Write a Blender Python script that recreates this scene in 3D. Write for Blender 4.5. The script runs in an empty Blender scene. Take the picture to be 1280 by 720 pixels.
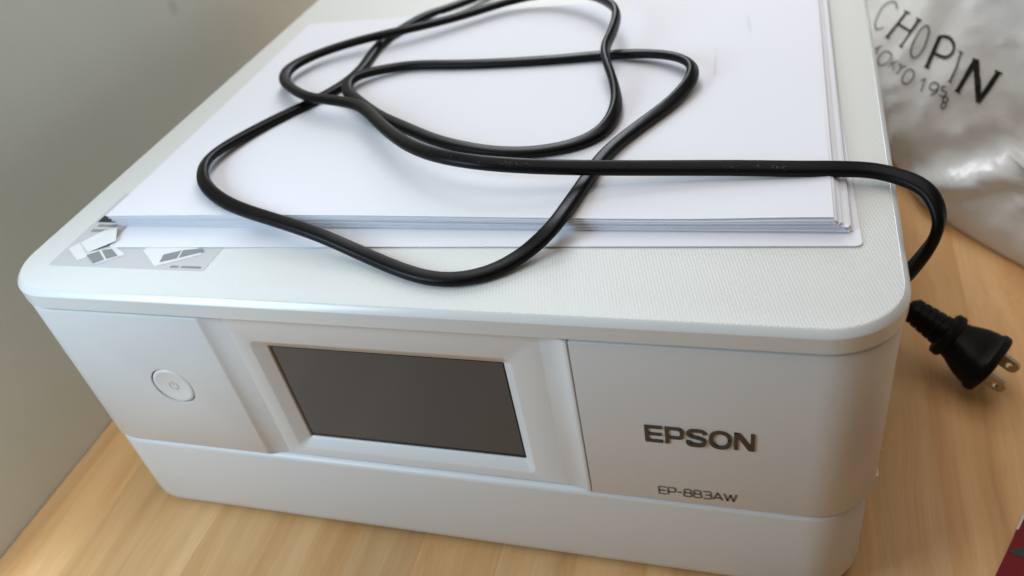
import bpy, bmesh, math, random
from mathutils import Vector, Matrix
from mathutils.bvhtree import BVHTree
from mathutils import noise
random.seed(7)
sc = bpy.context.scene
C = sc.collection

# ------------------------------------------------------------------ camera, world, lights
cam_data = bpy.data.cameras.new('camera')
cam_data.sensor_width = 36.0
cam_data.lens = 1018.45 / 1280 * 36.0
cam_data.clip_start = 0.01
cam_data.clip_end = 50
cam = bpy.data.objects.new('camera', cam_data)
cam.location = (0.3084, -0.1877, 0.3144)
cam.rotation_euler = (0.89435, 0.16632, 0.26473)
C.objects.link(cam)
sc.camera = cam
cam_data.dof.use_dof = True
cam_data.dof.focus_distance = 0.300
cam_data.dof.aperture_fstop = 9.0

world = bpy.data.worlds.new('World')
sc.world = world
world.use_nodes = True
bg = world.node_tree.nodes['Background']
bg.inputs[0].default_value = (1.0, 0.80, 0.58, 1)
bg.inputs[1].default_value = 0.145

sc.view_settings.view_transform = 'Standard'
sc.view_settings.look = 'None'
sc.view_settings.exposure = 0.0
sc.view_settings.gamma = 1.0

def area_light(name, loc, target, sx, sy, power, col):
    l = bpy.data.lights.new(name, 'AREA')
    l.shape = 'RECTANGLE'; l.size = sx; l.size_y = sy; l.energy = power; l.color = col
    o = bpy.data.objects.new(name, l); C.objects.link(o)
    o.location = loc
    o.rotation_euler = (Vector(target) - Vector(loc)).to_track_quat('-Z', 'Y').to_euler()
    return o
area_light('window_light_behind', (-0.03, 0.80, 0.64), (0.15, 0.10, 0.14), 0.4, 0.6, 7.2, (0.86, 0.925, 1.0))
area_light('overhead_fill', (0.10, 0.42, 1.75), (0.10, 0.42, 0.0), 1.8, 1.6, 14, (0.985, 0.96, 0.94))  # added soft fill from above, evens out top surfaces and softens cord shadows
area_light('window_light_front', (-0.115, -0.215, 0.35), (0.05, -0.01, 0.05), 0.18, 0.24, 1.75, (0.62, 0.82, 1.0))

# ------------------------------------------------------------------ helpers
def obj(name, bm_or_mesh, mat, parent=None, smooth=False):
    if isinstance(bm_or_mesh, bmesh.types.BMesh):
        me = bpy.data.meshes.new(name)
        bmesh.ops.recalc_face_normals(bm_or_mesh, faces=bm_or_mesh.faces)
        bm_or_mesh.to_mesh(me); bm_or_mesh.free()
    else:
        me = bm_or_mesh
    if mat and not me.materials: me.materials.append(mat)
    if smooth:
        for p in me.polygons: p.use_smooth = True
        if smooth != 'all':
            me.set_sharp_from_angle(angle=math.radians(smooth if smooth is not True else 35))
    o = bpy.data.objects.new(name, me); C.objects.link(o)
    if parent: o.parent = parent
    return o
def thing(name, label, cat, group=None):
    o = bpy.data.objects.new(name, None); C.objects.link(o)
    o.empty_display_size = 0.02
    return tag(o, label, cat, group)
def tag(o, label, cat, group=None):
    o['label'] = label; o['category'] = cat
    if group: o['group'] = group
    return o
def catmull(pts, per=6):
    out = []
    for i in range(len(pts)-1):
        p0 = pts[max(0, i-1)]; p1 = pts[i]; p2 = pts[i+1]; p3 = pts[min(len(pts)-1, i+2)]
        for k in range(per):
            t = k/per
            out.append(tuple(0.5*((2*b)+(-a+c)*t+(2*a-5*b+4*c-d)*t*t+(-a+3*b-3*c+d)*t**3) for a, b, c, d in zip(p0, p1, p2, p3)))
    out.append(pts[-1]); return out
def rrect(x0, x1, y0, y1, r, n=10):
    """counter-clockwise rounded rectangle, starting at front left"""
    pts = []
    for cx, cy, a0 in ((x0+r, y0+r, 180), (x1-r, y0+r, 270), (x1-r, y1-r, 0), (x0+r, y1-r, 90)):
        for i in range(n+1):
            a = math.radians(a0 + 90*i/n)
            pts.append((cx + r*math.cos(a), cy + r*math.sin(a)))
    return pts
def loft(bm, loops, cap0=True, cap1=True):
    vs = [[bm.verts.new(p) for p in l] for l in loops]
    n = len(vs[0])
    for a, b in zip(vs, vs[1:]):
        for i in range(n):
            j = (i+1) % n
            bm.faces.new((a[i], a[j], b[j], b[i]))
    if cap0: bm.faces.new(vs[0][::-1])
    if cap1: bm.faces.new(vs[-1])
    return vs
def box(bm, x0, x1, y0, y1, z0, z1):
    return loft(bm, [[(x0,y0,z),(x1,y0,z),(x1,y1,z),(x0,y1,z)] for z in (z0, z1)])
def prism(bm, poly, z0, z1, bev=0.0):
    """plan polygon (ccw) swept in z with small chamfers top and bottom"""
    def ins(d):
        n = len(poly); out = []
        for i in range(n):
            a = Vector(poly[i-1]); b = Vector(poly[i]); c = Vector(poly[(i+1) % n])
            d1 = (b-a).normalized(); d2 = (c-b).normalized()
            n1 = Vector((-d1.y, d1.x)); n2 = Vector((-d2.y, d2.x))
            m = n1+n2
            m = m / max(0.3, m.dot(n1)) if m.length > 1e-6 else n1
            out.append(b + m*d)
        return out
    if bev:
        prof = [(z0, bev), (z0+bev*0.3, bev*0.3), (z0+bev, 0), (z1-bev, 0), (z1-bev*0.3, bev*0.3), (z1, bev)]
    else: prof = [(z0, 0), (z1, 0)]
    loft(bm, [[(p[0], p[1], z) for p in ins(d)] for z, d in prof])

# ------------------------------------------------------------------ materials
def new_mat(name):
    m = bpy.data.materials.new(name); m.use_nodes = True
    nt = m.node_tree
    return m, nt, nt.nodes['Principled BSDF']
def N(nt, t, **kw):
    n = nt.nodes.new(t)
    for k, v in kw.items(): setattr(n, k, v)
    return n
def simple(name, col, rough=0.5, metal=0.0, spec=0.5, coat=0.0, noise_amt=0.0, nscale=40, bump=0.0, bscale=800, bdist=0.0002):
    m, nt, b = new_mat(name)
    b.inputs['Base Color'].default_value = (*col, 1)
    b.inputs['Roughness'].default_value = rough
    b.inputs['Metallic'].default_value = metal
    b.inputs['Specular IOR Level'].default_value = spec
    b.inputs['Coat Weight'].default_value = coat
    b.inputs['Coat Roughness'].default_value = 0.12
    tc = N(nt, 'ShaderNodeTexCoord')
    if noise_amt:
        nz = N(nt, 'ShaderNodeTexNoise'); nz.inputs['Scale'].default_value = nscale; nz.inputs['Detail'].default_value = 5
        nt.links.new(tc.outputs['Object'], nz.inputs['Vector'])
        mr = N(nt, 'ShaderNodeMapRange')
        mr.inputs[3].default_value = max(0, rough - noise_amt); mr.inputs[4].default_value = rough + noise_amt
        nt.links.new(nz.outputs['Fac'], mr.inputs[0]); nt.links.new(mr.outputs[0], b.inputs['Roughness'])
    if bump:
        nb = N(nt, 'ShaderNodeTexNoise'); nb.inputs['Scale'].default_value = bscale; nb.inputs['Detail'].default_value = 3
        nt.links.new(tc.outputs['Object'], nb.inputs['Vector'])
        bp = N(nt, 'ShaderNodeBump'); bp.inputs['Strength'].default_value = bump; bp.inputs['Distance'].default_value = bdist
        nt.links.new(nb.outputs['Fac'], bp.inputs['Height']); nt.links.new(bp.outputs[0], b.inputs['Normal'])
    return m
def hexdots(name, col, rough, pitch, strength, axes='XY', extra_noise=True):
    """fine moulded dot grain: three cosine waves at sixty degrees"""
    m, nt, b = new_mat(name)
    b.inputs['Base Color'].default_value = (*col, 1); b.inputs['Roughness'].default_value = rough
    tc = N(nt, 'ShaderNodeTexCoord'); ge = N(nt, 'ShaderNodeNewGeometry')
    k = 2*math.pi/(pitch*math.sqrt(3)/2)
    prev = ge.outputs['Normal']
    for a in (15, 135, 255):
        dx, dy = math.cos(math.radians(a)), math.sin(math.radians(a))
        dv = (dx, dy, 0) if axes == 'XY' else (dx, 0, dy)
        d = N(nt, 'ShaderNodeVectorMath', operation='DOT_PRODUCT')
        d.inputs[1].default_value = tuple(k*c for c in dv)
        nt.links.new(tc.outputs['Object'], d.inputs[0])
        c = N(nt, 'ShaderNodeMath', operation='SINE'); nt.links.new(d.outputs['Value'], c.inputs[0])
        v = N(nt, 'ShaderNodeVectorMath', operation='SCALE'); v.inputs[0].default_value = tuple(strength*c_ for c_ in dv)
        nt.links.new(c.outputs[0], v.inputs['Scale'])
        s = N(nt, 'ShaderNodeVectorMath', operation='ADD'); nt.links.new(prev, s.inputs[0]); nt.links.new(v.outputs[0], s.inputs[1]); prev = s.outputs[0]
    nr = N(nt, 'ShaderNodeVectorMath', operation='NORMALIZE'); nt.links.new(prev, nr.inputs[0])
    nt.links.new(nr.outputs[0], b.inputs['Normal'])
    return m
M = {}
WHITE = (0.74, 0.755, 0.74)
M['lid_edge'] = simple('lid_edge_plastic', WHITE, 0.22, noise_amt=0.04, nscale=60)
M['lid_top'] = hexdots('lid_grained_plastic', (0.74, 0.745, 0.715), 0.5, 0.00128, 0.105)
M['front'] = simple('satin_white_plastic', (0.70, 0.705, 0.70), 0.36, bump=0.12, bscale=2600, noise_amt=0.04)
M['panel'] = hexdots('grained_panel_plastic', (0.74, 0.745, 0.735), 0.33, 0.0011, 0.02, 'XZ')
M['tray'] = simple('satin_white_tray_plastic', (0.71, 0.71, 0.70), 0.40, bump=0.12, bscale=2600, noise_amt=0.04)
M['inner'] = simple('dark_gap_plastic', (0.16, 0.16, 0.155), 0.6)
M['screen'] = simple('display_glass', (0.088, 0.085, 0.083), 0.16, spec=0.3, coat=0.12, noise_amt=0.05)
M['screen_edge'] = simple('black_display_border', (0.004, 0.004, 0.005), 0.15)
M['chrome'] = simple('dark_mirror_lettering', (0.075, 0.070, 0.060), 0.38, metal=0.5)
M['grey_print'] = simple('grey_print', (0.16, 0.145, 0.125), 0.45)
M['button'] = simple('button_plastic', (0.74, 0.75, 0.75), 0.34)
M['icon'] = simple('button_icon_print', (0.46, 0.47, 0.46), 0.4)
M['sticker'] = simple('grey_sticker_film', (0.61, 0.60, 0.61), 0.35)
M['sticker_white'] = simple('sticker_white_print', (0.82, 0.83, 0.81), 0.4)
M['sticker_grey'] = simple('sticker_grey_print', (0.27, 0.28, 0.27), 0.45)
M['sticker_dark'] = simple('sticker_dark_print', (0.03, 0.03, 0.03), 0.45)
M['sticker_fold'] = simple('sticker_pale_print', (0.66, 0.67, 0.65), 0.4)
M['paper'] = simple('copy_paper', (0.82, 0.825, 0.87), 0.85, spec=0.2, bump=0.10, bscale=1500, bdist=0.0001)
M['ghost'] = simple('show_through_print', (0.812, 0.817, 0.861), 0.85, spec=0.2)
M['rubber'] = simple('black_cord_rubber', (0.0035, 0.0035, 0.004), 0.38, spec=0.16, noise_amt=0.07, nscale=150, bump=0.15, bscale=1200)
M['emboss'] = simple('cord_embossed_marking', (0.045, 0.046, 0.048), 0.3)
M['plug'] = simple('black_plug_rubber', (0.003, 0.003, 0.003), 0.42, spec=0.14, noise_amt=0.06, nscale=150, bump=0.2, bscale=900)
M['blade'] = simple('nickel_blade', (0.62, 0.58, 0.50), 0.22, metal=1.0, noise_amt=0.08, nscale=200)
M['ink'] = simple('bag_black_ink', (0.008, 0.009, 0.008), 0.30)
M['ink_grey'] = simple('bag_thin_grey_ink', (0.055, 0.055, 0.05), 0.35)
M['red'] = simple('red_card_print', (0.17, 0.005, 0.008), 0.45, spec=0.2, noise_amt=0.05)
M['black_card'] = simple('black_card_print', (0.012, 0.012, 0.012), 0.4)
M['card_edge'] = simple('pale_card_edge', (0.62, 0.55, 0.50), 0.7)
M['foot'] = simple('grey_rubber_foot', (0.05, 0.05, 0.05), 0.7)

def wall_mat():
    m, nt, b = new_mat('grey_painted_wall')
    tc = N(nt, 'ShaderNodeTexCoord')
    nz = N(nt, 'ShaderNodeTexNoise'); nz.inputs['Scale'].default_value = 9; nz.inputs['Detail'].default_value = 6
    nt.links.new(tc.outputs['Object'], nz.inputs['Vector'])
    cr = N(nt, 'ShaderNodeValToRGB')
    cr.color_ramp.elements[0].position = 0.35; cr.color_ramp.elements[0].color = (0.68, 0.715, 0.655, 1)
    cr.color_ramp.elements[1].position = 0.65; cr.color_ramp.elements[1].color = (0.72, 0.755, 0.695, 1)
    nt.links.new(nz.outputs['Fac'], cr.inputs[0])
    # a few small scuffs
    vo = N(nt, 'ShaderNodeTexVoronoi'); vo.inputs['Scale'].default_value = 16
    nt.links.new(tc.outputs['Object'], vo.inputs['Vector'])
    mr = N(nt, 'ShaderNodeMapRange'); mr.inputs[1].default_value = 0.03; mr.inputs[2].default_value = 0.10
    mr.inputs[3].default_value = 0.82; mr.inputs[4].default_value = 1.0
    nt.links.new(vo.outputs['Distance'], mr.inputs[0])
    mx = N(nt, 'ShaderNodeVectorMath', operation='SCALE')
    nt.links.new(cr.outputs[0], mx.inputs[0]); nt.links.new(mr.outputs[0], mx.inputs['Scale'])
    nt.links.new(mx.outputs[0], b.inputs['Base Color'])
    b.inputs['Roughness'].default_value = 0.75
    nb = N(nt, 'ShaderNodeTexNoise'); nb.inputs['Scale'].default_value = 350; nb.inputs['Detail'].default_value = 4
    nt.links.new(tc.outputs['Object'], nb.inputs['Vector'])
    bp = N(nt, 'ShaderNodeBump'); bp.inputs['Strength'].default_value = 0.25; bp.inputs['Distance'].default_value = 0.0004
    nt.links.new(nb.outputs['Fac'], bp.inputs['Height']); nt.links.new(bp.outputs[0], b.inputs['Normal'])
    return m
M['wall'] = wall_mat()

def wood_mat():
    m, nt, b = new_mat('pale_wood_board')
    L = nt.links.new
    tc = N(nt, 'ShaderNodeTexCoord')
    oi = N(nt, 'ShaderNodeObjectInfo')
    # every stave gets its own grain: shift the pattern by the object's random number
    off = N(nt, 'ShaderNodeMath', operation='MULTIPLY'); off.inputs[1].default_value = 37.0
    L(oi.outputs['Random'], off.inputs[0])
    cmb = N(nt, 'ShaderNodeCombineXYZ'); L(off.outputs[0], cmb.inputs[0]); L(off.outputs[0], cmb.inputs[2])
    add = N(nt, 'ShaderNodeVectorMath', operation='ADD'); L(tc.outputs['Object'], add.inputs[0]); L(cmb.outputs[0], add.inputs[1])
    # slow bending of the grain lines
    mpw = N(nt, 'ShaderNodeMapping'); mpw.inputs['Scale'].default_value = (9, 5, 9); L(add.outputs[0], mpw.inputs[0])
    wz = N(nt, 'ShaderNodeTexNoise'); wz.inputs['Scale'].default_value = 1.0; wz.inputs['Detail'].default_value = 2; L(mpw.outputs[0], wz.inputs['Vector'])
    ws = N(nt, 'ShaderNodeVectorMath', operation='SCALE'); ws.inputs['Scale'].default_value = 0.03; L(wz.outputs['Color'], ws.inputs[0])
    ad2 = N(nt, 'ShaderNodeVectorMath', operation='ADD'); L(add.outputs[0], ad2.inputs[0]); L(ws.outputs[0], ad2.inputs[1])
    # broad bands
    mp1 = N(nt, 'ShaderNodeMapping'); mp1.inputs['Scale'].default_value = (60, 1.7, 60); L(ad2.outputs[0], mp1.inputs[0])
    n1 = N(nt, 'ShaderNodeTexNoise'); n1.inputs['Scale'].default_value = 1; n1.inputs['Detail'].default_value = 3; n1.inputs['Roughness'].default_value = 0.55; L(mp1.outputs[0], n1.inputs['Vector'])
    # fine fibres
    mp2 = N(nt, 'ShaderNodeMapping'); mp2.inputs['Scale'].default_value = (1300, 26, 1300); L(ad2.outputs[0], mp2.inputs[0])
    n2 = N(nt, 'ShaderNodeTexNoise'); n2.inputs['Scale'].default_value = 1; n2.inputs['Detail'].default_value = 4; L(mp2.outputs[0], n2.inputs['Vector'])
    cr = N(nt, 'ShaderNodeValToRGB')
    e = cr.color_ramp.elements
    e[0].position = 0.22; e[0].color = (0.47, 0.235, 0.085, 1)
    e[1].position = 0.78; e[1].color = (0.79, 0.50, 0.245, 1)
    mid = e.new(0.40); mid.color = (0.63, 0.345, 0.135, 1)
    mid2 = e.new(0.56); mid2.color = (0.71, 0.42, 0.185, 1)
    L(n1.outputs['Fac'], cr.inputs[0])
    # stave tone
    tone = N(nt, 'ShaderNodeMapRange'); tone.inputs[3].default_value = 0.74; tone.inputs[4].default_value = 1.10; L(oi.outputs['Random'], tone.inputs[0])
    fib = N(nt, 'ShaderNodeMapRange'); fib.inputs[1].default_value = 0.3; fib.inputs[2].default_value = 0.7; fib.inputs[3].default_value = 0.92; fib.inputs[4].default_value = 1.04; L(n2.outputs['Fac'], fib.inputs[0])
    ml = N(nt, 'ShaderNodeMath', operation='MULTIPLY'); L(tone.outputs[0], ml.inputs[0]); L(fib.outputs[0], ml.inputs[1])
    sc_ = N(nt, 'ShaderNodeVectorMath', operation='SCALE'); L(cr.outputs[0], sc_.inputs[0]); L(ml.outputs[0], sc_.inputs['Scale'])
    # rare small knots
    mp3 = N(nt, 'ShaderNodeMapping'); mp3.inputs['Scale'].default_value = (14, 6, 14); L(ad2.outputs[0], mp3.inputs[0])
    vo = N(nt, 'ShaderNodeTexVoronoi'); vo.inputs['Scale'].default_value = 1; L(mp3.outputs[0], vo.inputs['Vector'])
    kn = N(nt, 'ShaderNodeMapRange'); kn.inputs[1].default_value = 0.02; kn.inputs[2].default_value = 0.09; kn.inputs[3].default_value = 0.62; kn.inputs[4].default_value = 1.0; L(vo.outputs['Distance'], kn.inputs[0])
    sc2 = N(nt, 'ShaderNodeVectorMath', operation='SCALE'); L(sc_.outputs[0], sc2.inputs[0]); L(kn.outputs[0], sc2.inputs['Scale'])
    L(sc2.outputs[0], b.inputs['Base Color'])
    rg = N(nt, 'ShaderNodeMapRange'); rg.inputs[3].default_value = 0.40; rg.inputs[4].default_value = 0.54; L(n1.outputs['Fac'], rg.inputs[0]); L(rg.outputs[0], b.inputs['Roughness'])
    bp = N(nt, 'ShaderNodeBump'); bp.inputs['Strength'].default_value = 0.15; bp.inputs['Distance'].default_value = 0.0002
    L(n2.outputs['Fac'], bp.inputs['Height']); L(bp.outputs[0], b.inputs['Normal'])
    return m
M['wood'] = wood_mat()

def bag_mat():
    m, nt, b = new_mat('milky_plastic_film')
    L = nt.links.new
    tc = N(nt, 'ShaderNodeTexCoord')
    nz = N(nt, 'ShaderNodeTexNoise'); nz.inputs['Scale'].default_value = 14; nz.inputs['Detail'].default_value = 5; L(tc.outputs['Object'], nz.inputs['Vector'])
    cr = N(nt, 'ShaderNodeValToRGB')
    cr.color_ramp.elements[0].position = 0.35; cr.color_ramp.elements[0].color = (0.90, 0.91, 0.90, 1)
    cr.color_ramp.elements[1].position = 0.65; cr.color_ramp.elements[1].color = (0.96, 0.965, 0.955, 1)
    L(nz.outputs['Fac'], cr.inputs[0]); L(cr.outputs[0], b.inputs['Base Color'])
    b.inputs['Roughness'].default_value = 0.24
    b.inputs['Specular IOR Level'].default_value = 0.9
    n1 = N(nt, 'ShaderNodeTexNoise'); n1.inputs['Scale'].default_value = 38; n1.inputs['Detail'].default_value = 5; n1.inputs['Roughness'].default_value = 0.5; n1.inputs['Distortion'].default_value = 0.25
    L(tc.outputs['Object'], n1.inputs['Vector'])
    bp = N(nt, 'ShaderNodeBump'); bp.inputs['Strength'].default_value = 0.5; bp.inputs['Distance'].default_value = 0.0024
    L(n1.outputs['Fac'], bp.inputs['Height']); L(bp.outputs[0], b.inputs['Normal'])
    tr = N(nt, 'ShaderNodeBsdfTranslucent'); tr.inputs[0].default_value = (0.72, 0.75, 0.76, 1); L(bp.outputs[0], tr.inputs['Normal'])
    tp = N(nt, 'ShaderNodeBsdfTransparent')
    m1 = N(nt, 'ShaderNodeMixShader'); m1.inputs[0].default_value = 0.2; L(b.outputs[0], m1.inputs[1]); L(tr.outputs[0], m1.inputs[2])
    m2 = N(nt, 'ShaderNodeMixShader'); m2.inputs[0].default_value = 0.05; L(m1.outputs[0], m2.inputs[1]); L(tp.outputs[0], m2.inputs[2])
    L(m2.outputs[0], nt.nodes['Material Output'].inputs[0])
    return m
M['bag'] = bag_mat()

# ------------------------------------------------------------------ setting: table of glued staves, wall
bm = bmesh.new(); box(bm, -0.055, 0.85, -0.32, 0.85, -0.028, -0.0185)
table = obj('table', bm, M['wood']); table['kind'] = 'structure'
xs = [-0.055, -0.0445, -0.0155, 0.0165, 0.0485, 0.0605, 0.092, 0.128, 0.160, 0.198, 0.232, 0.262, 0.300, 0.338, 0.3545, 0.381, 0.407, 0.442, 0.478, 0.510, 0.548, 0.590, 0.63, 0.67, 0.72, 0.77, 0.81, 0.85]
for a, b_ in zip(xs, xs[1:]):
    w = b_ - a
    ys = [-0.32, random.uniform(0.22, 0.5), 0.85]
    if b_ < 0.36: ys[1] = random.uniform(0.12, 0.3)
    for y0, y1 in zip(ys, ys[1:]):
        bm = bmesh.new(); g = 0.000008; c = 0.00002
        loops = [[(g+i, g+i, z), (w-g-i, g+i, z), (w-g-i, y1-y0-g-i, z), (g+i, y1-y0-g-i, z)] for i, z in ((0, -0.018), (0, -c*0.5), (c*0.5, 0.0))]
        loft(bm, loops)
        s = obj('stave', bm, M['wood'], table); s.location = (a, y0, random.uniform(-0.00001, 0.00001))
bm = bmesh.new(); box(bm, -0.155, -0.0556, -0.07, 0.95, -0.45, 0.75)
wall = obj('wall', bm, M['wall']); wall['kind'] = 'structure'

# ------------------------------------------------------------------ printer
W, D, H = 0.349, 0.340, 0.142
SEAM, LIDB = 0.0508, 0.1330
printer = thing('printer', 'white inkjet multifunction printer with touch screen standing on the wooden table', 'printer')
printer.location = (0, 0, 0)
# lid
def ring(x0, x1, y0, y1, r, z): return [(x, y, z) for x, y in rrect(x0, x1, y0, y1, r, 14)]
R = 0.026
bm = bmesh.new()
prof = [(0.0006, LIDB), (0.0, LIDB+0.0006), (0.0, H-0.0024), (0.0002, H-0.0020), (0.0017, H-0.00035), (0.0021, H-0.00012), (0.0023, H-0.0002)]
loft(bm, [ring(i, W-i, i, D-i, R-i, z) for i, z in prof])
lid = obj('lid', bm, M['lid_edge'], printer, smooth=19)
bm = bmesh.new()
loft(bm, [ring(i, W-i, i, D-i, R-i, z) for i, z in ((0.0023, H-0.0004), (0.0023, H-0.0001), (0.0028, H))])
obj('lid_top_plate', bm, M['lid_top'], lid, smooth=30)
# dark gap core
bm = bmesh.new()
loft(bm, [ring(0.0045, W-0.0045, 0.0125, D-0.004, R-0.004, z) for z in (0.010, LIDB+0.001)])
obj('inner_frame', bm, M['inner'], printer, smooth=40)
# upper housing: three front pieces in plan
F = 0.0004           # front plane of the side panels
P = 0.0028           # front plane of the control panel
def arc(cx, cy, r, a0, a1, n=14): return [(cx + r*math.cos(math.radians(a0+(a1-a0)*i/n)), cy + r*math.sin(math.radians(a0+(a1-a0)*i/n))) for i in range(n+1)]
i_ = 0.0010
r2 = R - i_
zt, zb = LIDB-0.0011, SEAM+0.0005
left_poly = arc(i_+r2, F+r2, r2, 180, 270) + [(0.0974, F), (0.0980, F+0.0001), (0.0988, F+0.0005), (0.1002, F+0.0011), (0.1024, F+0.0017), (0.1050, F+0.0021), (0.1080, P), (0.1080, 0.014), (0.030, 0.014), (0.0125, 0.033), (0.0125, 0.060), (i_, 0.060)]
bm = bmesh.new(); prism(bm, left_poly, zb, zt, 0.0008)
left_panel = obj('left_front_panel', bm, M['front'], printer)
# hole for the power button
bx, bz = 0.0667, 0.0914
def cyl_y(bm, cx, cz, r, y0, y1, n=64):
    loft(bm, [[(cx + r*math.cos(2*math.pi*i/n), y, cz + r*math.sin(2*math.pi*i/n)) for i in range(n)] for y in (y0, y1)])
bm = bmesh.new(); cyl_y(bm, bx, bz, 0.0102, -0.01, F+0.0032)
cutter = obj('cutter', bm, None)
mod = left_panel.modifiers.new('b', 'BOOLEAN'); mod.object = cutter; mod.operation = 'DIFFERENCE'; mod.solver = 'EXACT'
dg = bpy.context.evaluated_depsgraph_get(); dg.update()
me2 = bpy.data.meshes.new_from_object(left_panel.evaluated_get(dg))
left_panel.modifiers.clear(); left_panel.data = me2
bpy.data.objects.remove(cutter)
for p in me2.polygons: p.use_smooth = True
me2.set_sharp_from_angle(angle=math.radians(30))
# button
bm = bmesh.new()
bp_ = [(0.00955, F+0.0030), (0.00955, F+0.0005), (0.00930, F+0.0002), (0.0085, F), (0.0075, F+0.0002), (0.004, F+0.0006)]
n = 64
loft(bm, [[(bx + r*math.cos(2*math.pi*i/n), y, bz + r*math.sin(2*math.pi*i/n)) for i in range(n)] for r, y in bp_])
button = obj('power_button', bm, M['button'], left_panel, smooth=50)
bm = bmesh.new()
def ribbon(bm, pts, w, fn, closed=False):
    """flat stroke of width w along 2-D points, mapped into the scene by fn(x, y)"""
    pts = [Vector(p) for p in pts]; L_, R_ = [], []
    for i, p in enumerate(pts):
        a = pts[i-1] if (i or closed) else p
        c = pts[(i+1) % len(pts)] if (i < len(pts)-1 or closed) else p
        t = (c-a); t = t.normalized() if t.length else Vector((1, 0))
        nn = Vector((-t.y, t.x))
        ww = w[i] if isinstance(w, (list, tuple)) else w
        L_.append(fn(p+nn*ww/2)); R_.append(fn(p-nn*ww/2))
    L_ = [bm.verts.new(v) if v is not None else None for v in L_]; R_ = [bm.verts.new(v) if v is not None else None for v in R_]
    rng = range(len(pts)) if closed else range(len(pts)-1)
    for i in rng:
        j = (i+1) % len(pts)
        q = (L_[i], R_[i], R_[j], L_[j])
        if None not in q: bm.faces.new(q)
fb = lambda p: (p.x, F+0.00050, p.y)
ribbon(bm, [(bx + 0.0021*math.cos(math.radians(a)), bz + 0.0021*math.sin(math.radians(a))) for a in range(125, 416, 15)], 0.00045, fb)
ribbon(bm, [(bx, bz+0.0004), (bx, bz+0.0027)], 0.0005, fb)
obj('power_icon', bm, M['icon'], button)
# right front panel with side wall
gx = 0.2446
right_poly = [(gx, F+0.0006), (gx+0.0004, F)] + arc(W-i_-r2, F+r2, r2, 270, 360) + [(W-i_, 0.060), (W-0.0125, 0.060), (W-0.0125, 0.033), (W-0.030, 0.014), (gx, 0.014)]
bm = bmesh.new(); prism(bm, right_poly, zb, zt, 0.0008)
right_panel = obj('right_front_panel', bm, M['front'], printer, smooth=30)
# sloping strip between control panel and right panel
strip = [(0.2335, P), (0.2370, F+0.0022), (0.2395, F+0.0016), (0.2418, F+0.0008), (0.2428, F+0.0002), (0.2433, F), (0.2441, F), (0.24435, F+0.0004), (0.24435, 0.0135), (0.2335, 0.0135)]
bm = bmesh.new(); prism(bm, strip, zb, zt, 0.0006)
obj('panel_edge_strip', bm, M['panel'], printer, smooth=30)
# side and back housing behind the front pieces
bm = bmesh.new()
loft(bm, [ring(i_, W-i_, 0.0605, D-0.003, 0.012, z) for z in (zb, zt)])
obj('rear_housing', bm, M['front'], printer, smooth=30)
# control panel: flat field, chamfered sunk frame round the display
def rr_xz(x0, x1, z0, z1, r, y, n=6): return [(a, y, b) for a, b in rrect(x0, x1, z0, z1, r, n)]
bm = bmesh.new()
px0, px1, pz0, pz1 = 0.1074, 0.2341, zb+0.0002, zt-0.0002
fx0, fx1, fz0, fz1 = 0.1150, 0.2219, 0.0562, 0.1196
sx0, sx1, sz0, sz1 = 0.1206, 0.2178, 0.0610, 0.1146
loops = [rr_xz(px0, px1, pz0, pz1, 0.0002, 0.013), rr_xz(px0, px1, pz0, pz1, 0.0002, P-0.00002),
         rr_xz(fx0-0.0004, fx1+0.0004, fz0-0.0004, fz1+0.0004, 0.0034, P-0.00002), rr_xz(fx0, fx1, fz0, fz1, 0.0030, P+0.00015),
         rr_xz(sx0-0.0006, sx1+0.0006, sz0-0.0006, sz1+0.0006, 0.0007, P+0.0026), rr_xz(sx0-0.0003, sx1+0.0003, sz0-0.0003, sz1+0.0003, 0.0004, P+0.0030), rr_xz(sx0-0.0003, sx1+0.0003, sz0-0.0003, sz1+0.0003, 0.0004, P+0.0060)]
loft(bm, loops, True, True)
panel = obj('control_panel', bm, M['panel'], printer, smooth=25)
bm = bmesh.new()
y_ = P+0.0034
loft(bm, [rr_xz(sx0, sx1, sz0, sz1, 0.0005, y_+0.002), rr_xz(sx0, sx1, sz0, sz1, 0.0005, y_)])
scr = obj('display_border', bm, M['screen_edge'], panel)
bm = bmesh.new()
loft(bm, [rr_xz(sx0+0.0010, sx1-0.0005, sz0+0.0017, sz1-0.0005, 0.0003, y_-0.00005), rr_xz(sx0+0.0010, sx1-0.0005, sz0+0.0017, sz1-0.0005, 0.0003, y_-0.00012)])
obj('touch_screen', bm, M['screen'], panel)
# lower cassette body
bm = bmesh.new()
prof = [(0.012, 0.0030), (0.0035, 0.0030), (0.0016, 0.0040), (0.0006, 0.0058), (0.0003, 0.0085), (0.0003, SEAM-0.0022), (0.0006, SEAM-0.0010), (0.0016, SEAM-0.0002), (0.0032, SEAM), (0.0150, SEAM)]
loft(bm, [ring(i+0.0030, W-0.0030-i, i, D-0.004, R-0.0026-i*0.6, z) for i, z in prof])
obj('paper_cassette', bm, M['tray'], printer, smooth=40)
for sx in (0, 1):
    bm = bmesh.new()
    x0, x1 = (0.0002, 0.0060) if sx == 0 else (W-0.0060, W-0.0002)
    prism(bm, [(x0, 0.0225), (x1, 0.0225), (x1, D-0.01), (x0, D-0.01)], 0.0415, SEAM+0.0004, 0.0006)
    obj('side_skirt', bm, M['lid_edge'], printer)
for fx, fy in ((0.03, 0.03), (W-0.03, 0.03), (0.03, D-0.03), (W-0.03, D-0.03)):
    bm = bmesh.new(); loft(bm, [[(fx+0.008*math.cos(a*0.3927), fy+0.008*math.sin(a*0.3927), z) for a in range(16)] for z in (0.0002, 0.0031)])
    obj('foot', bm, M['foot'], printer, smooth=40)

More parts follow.
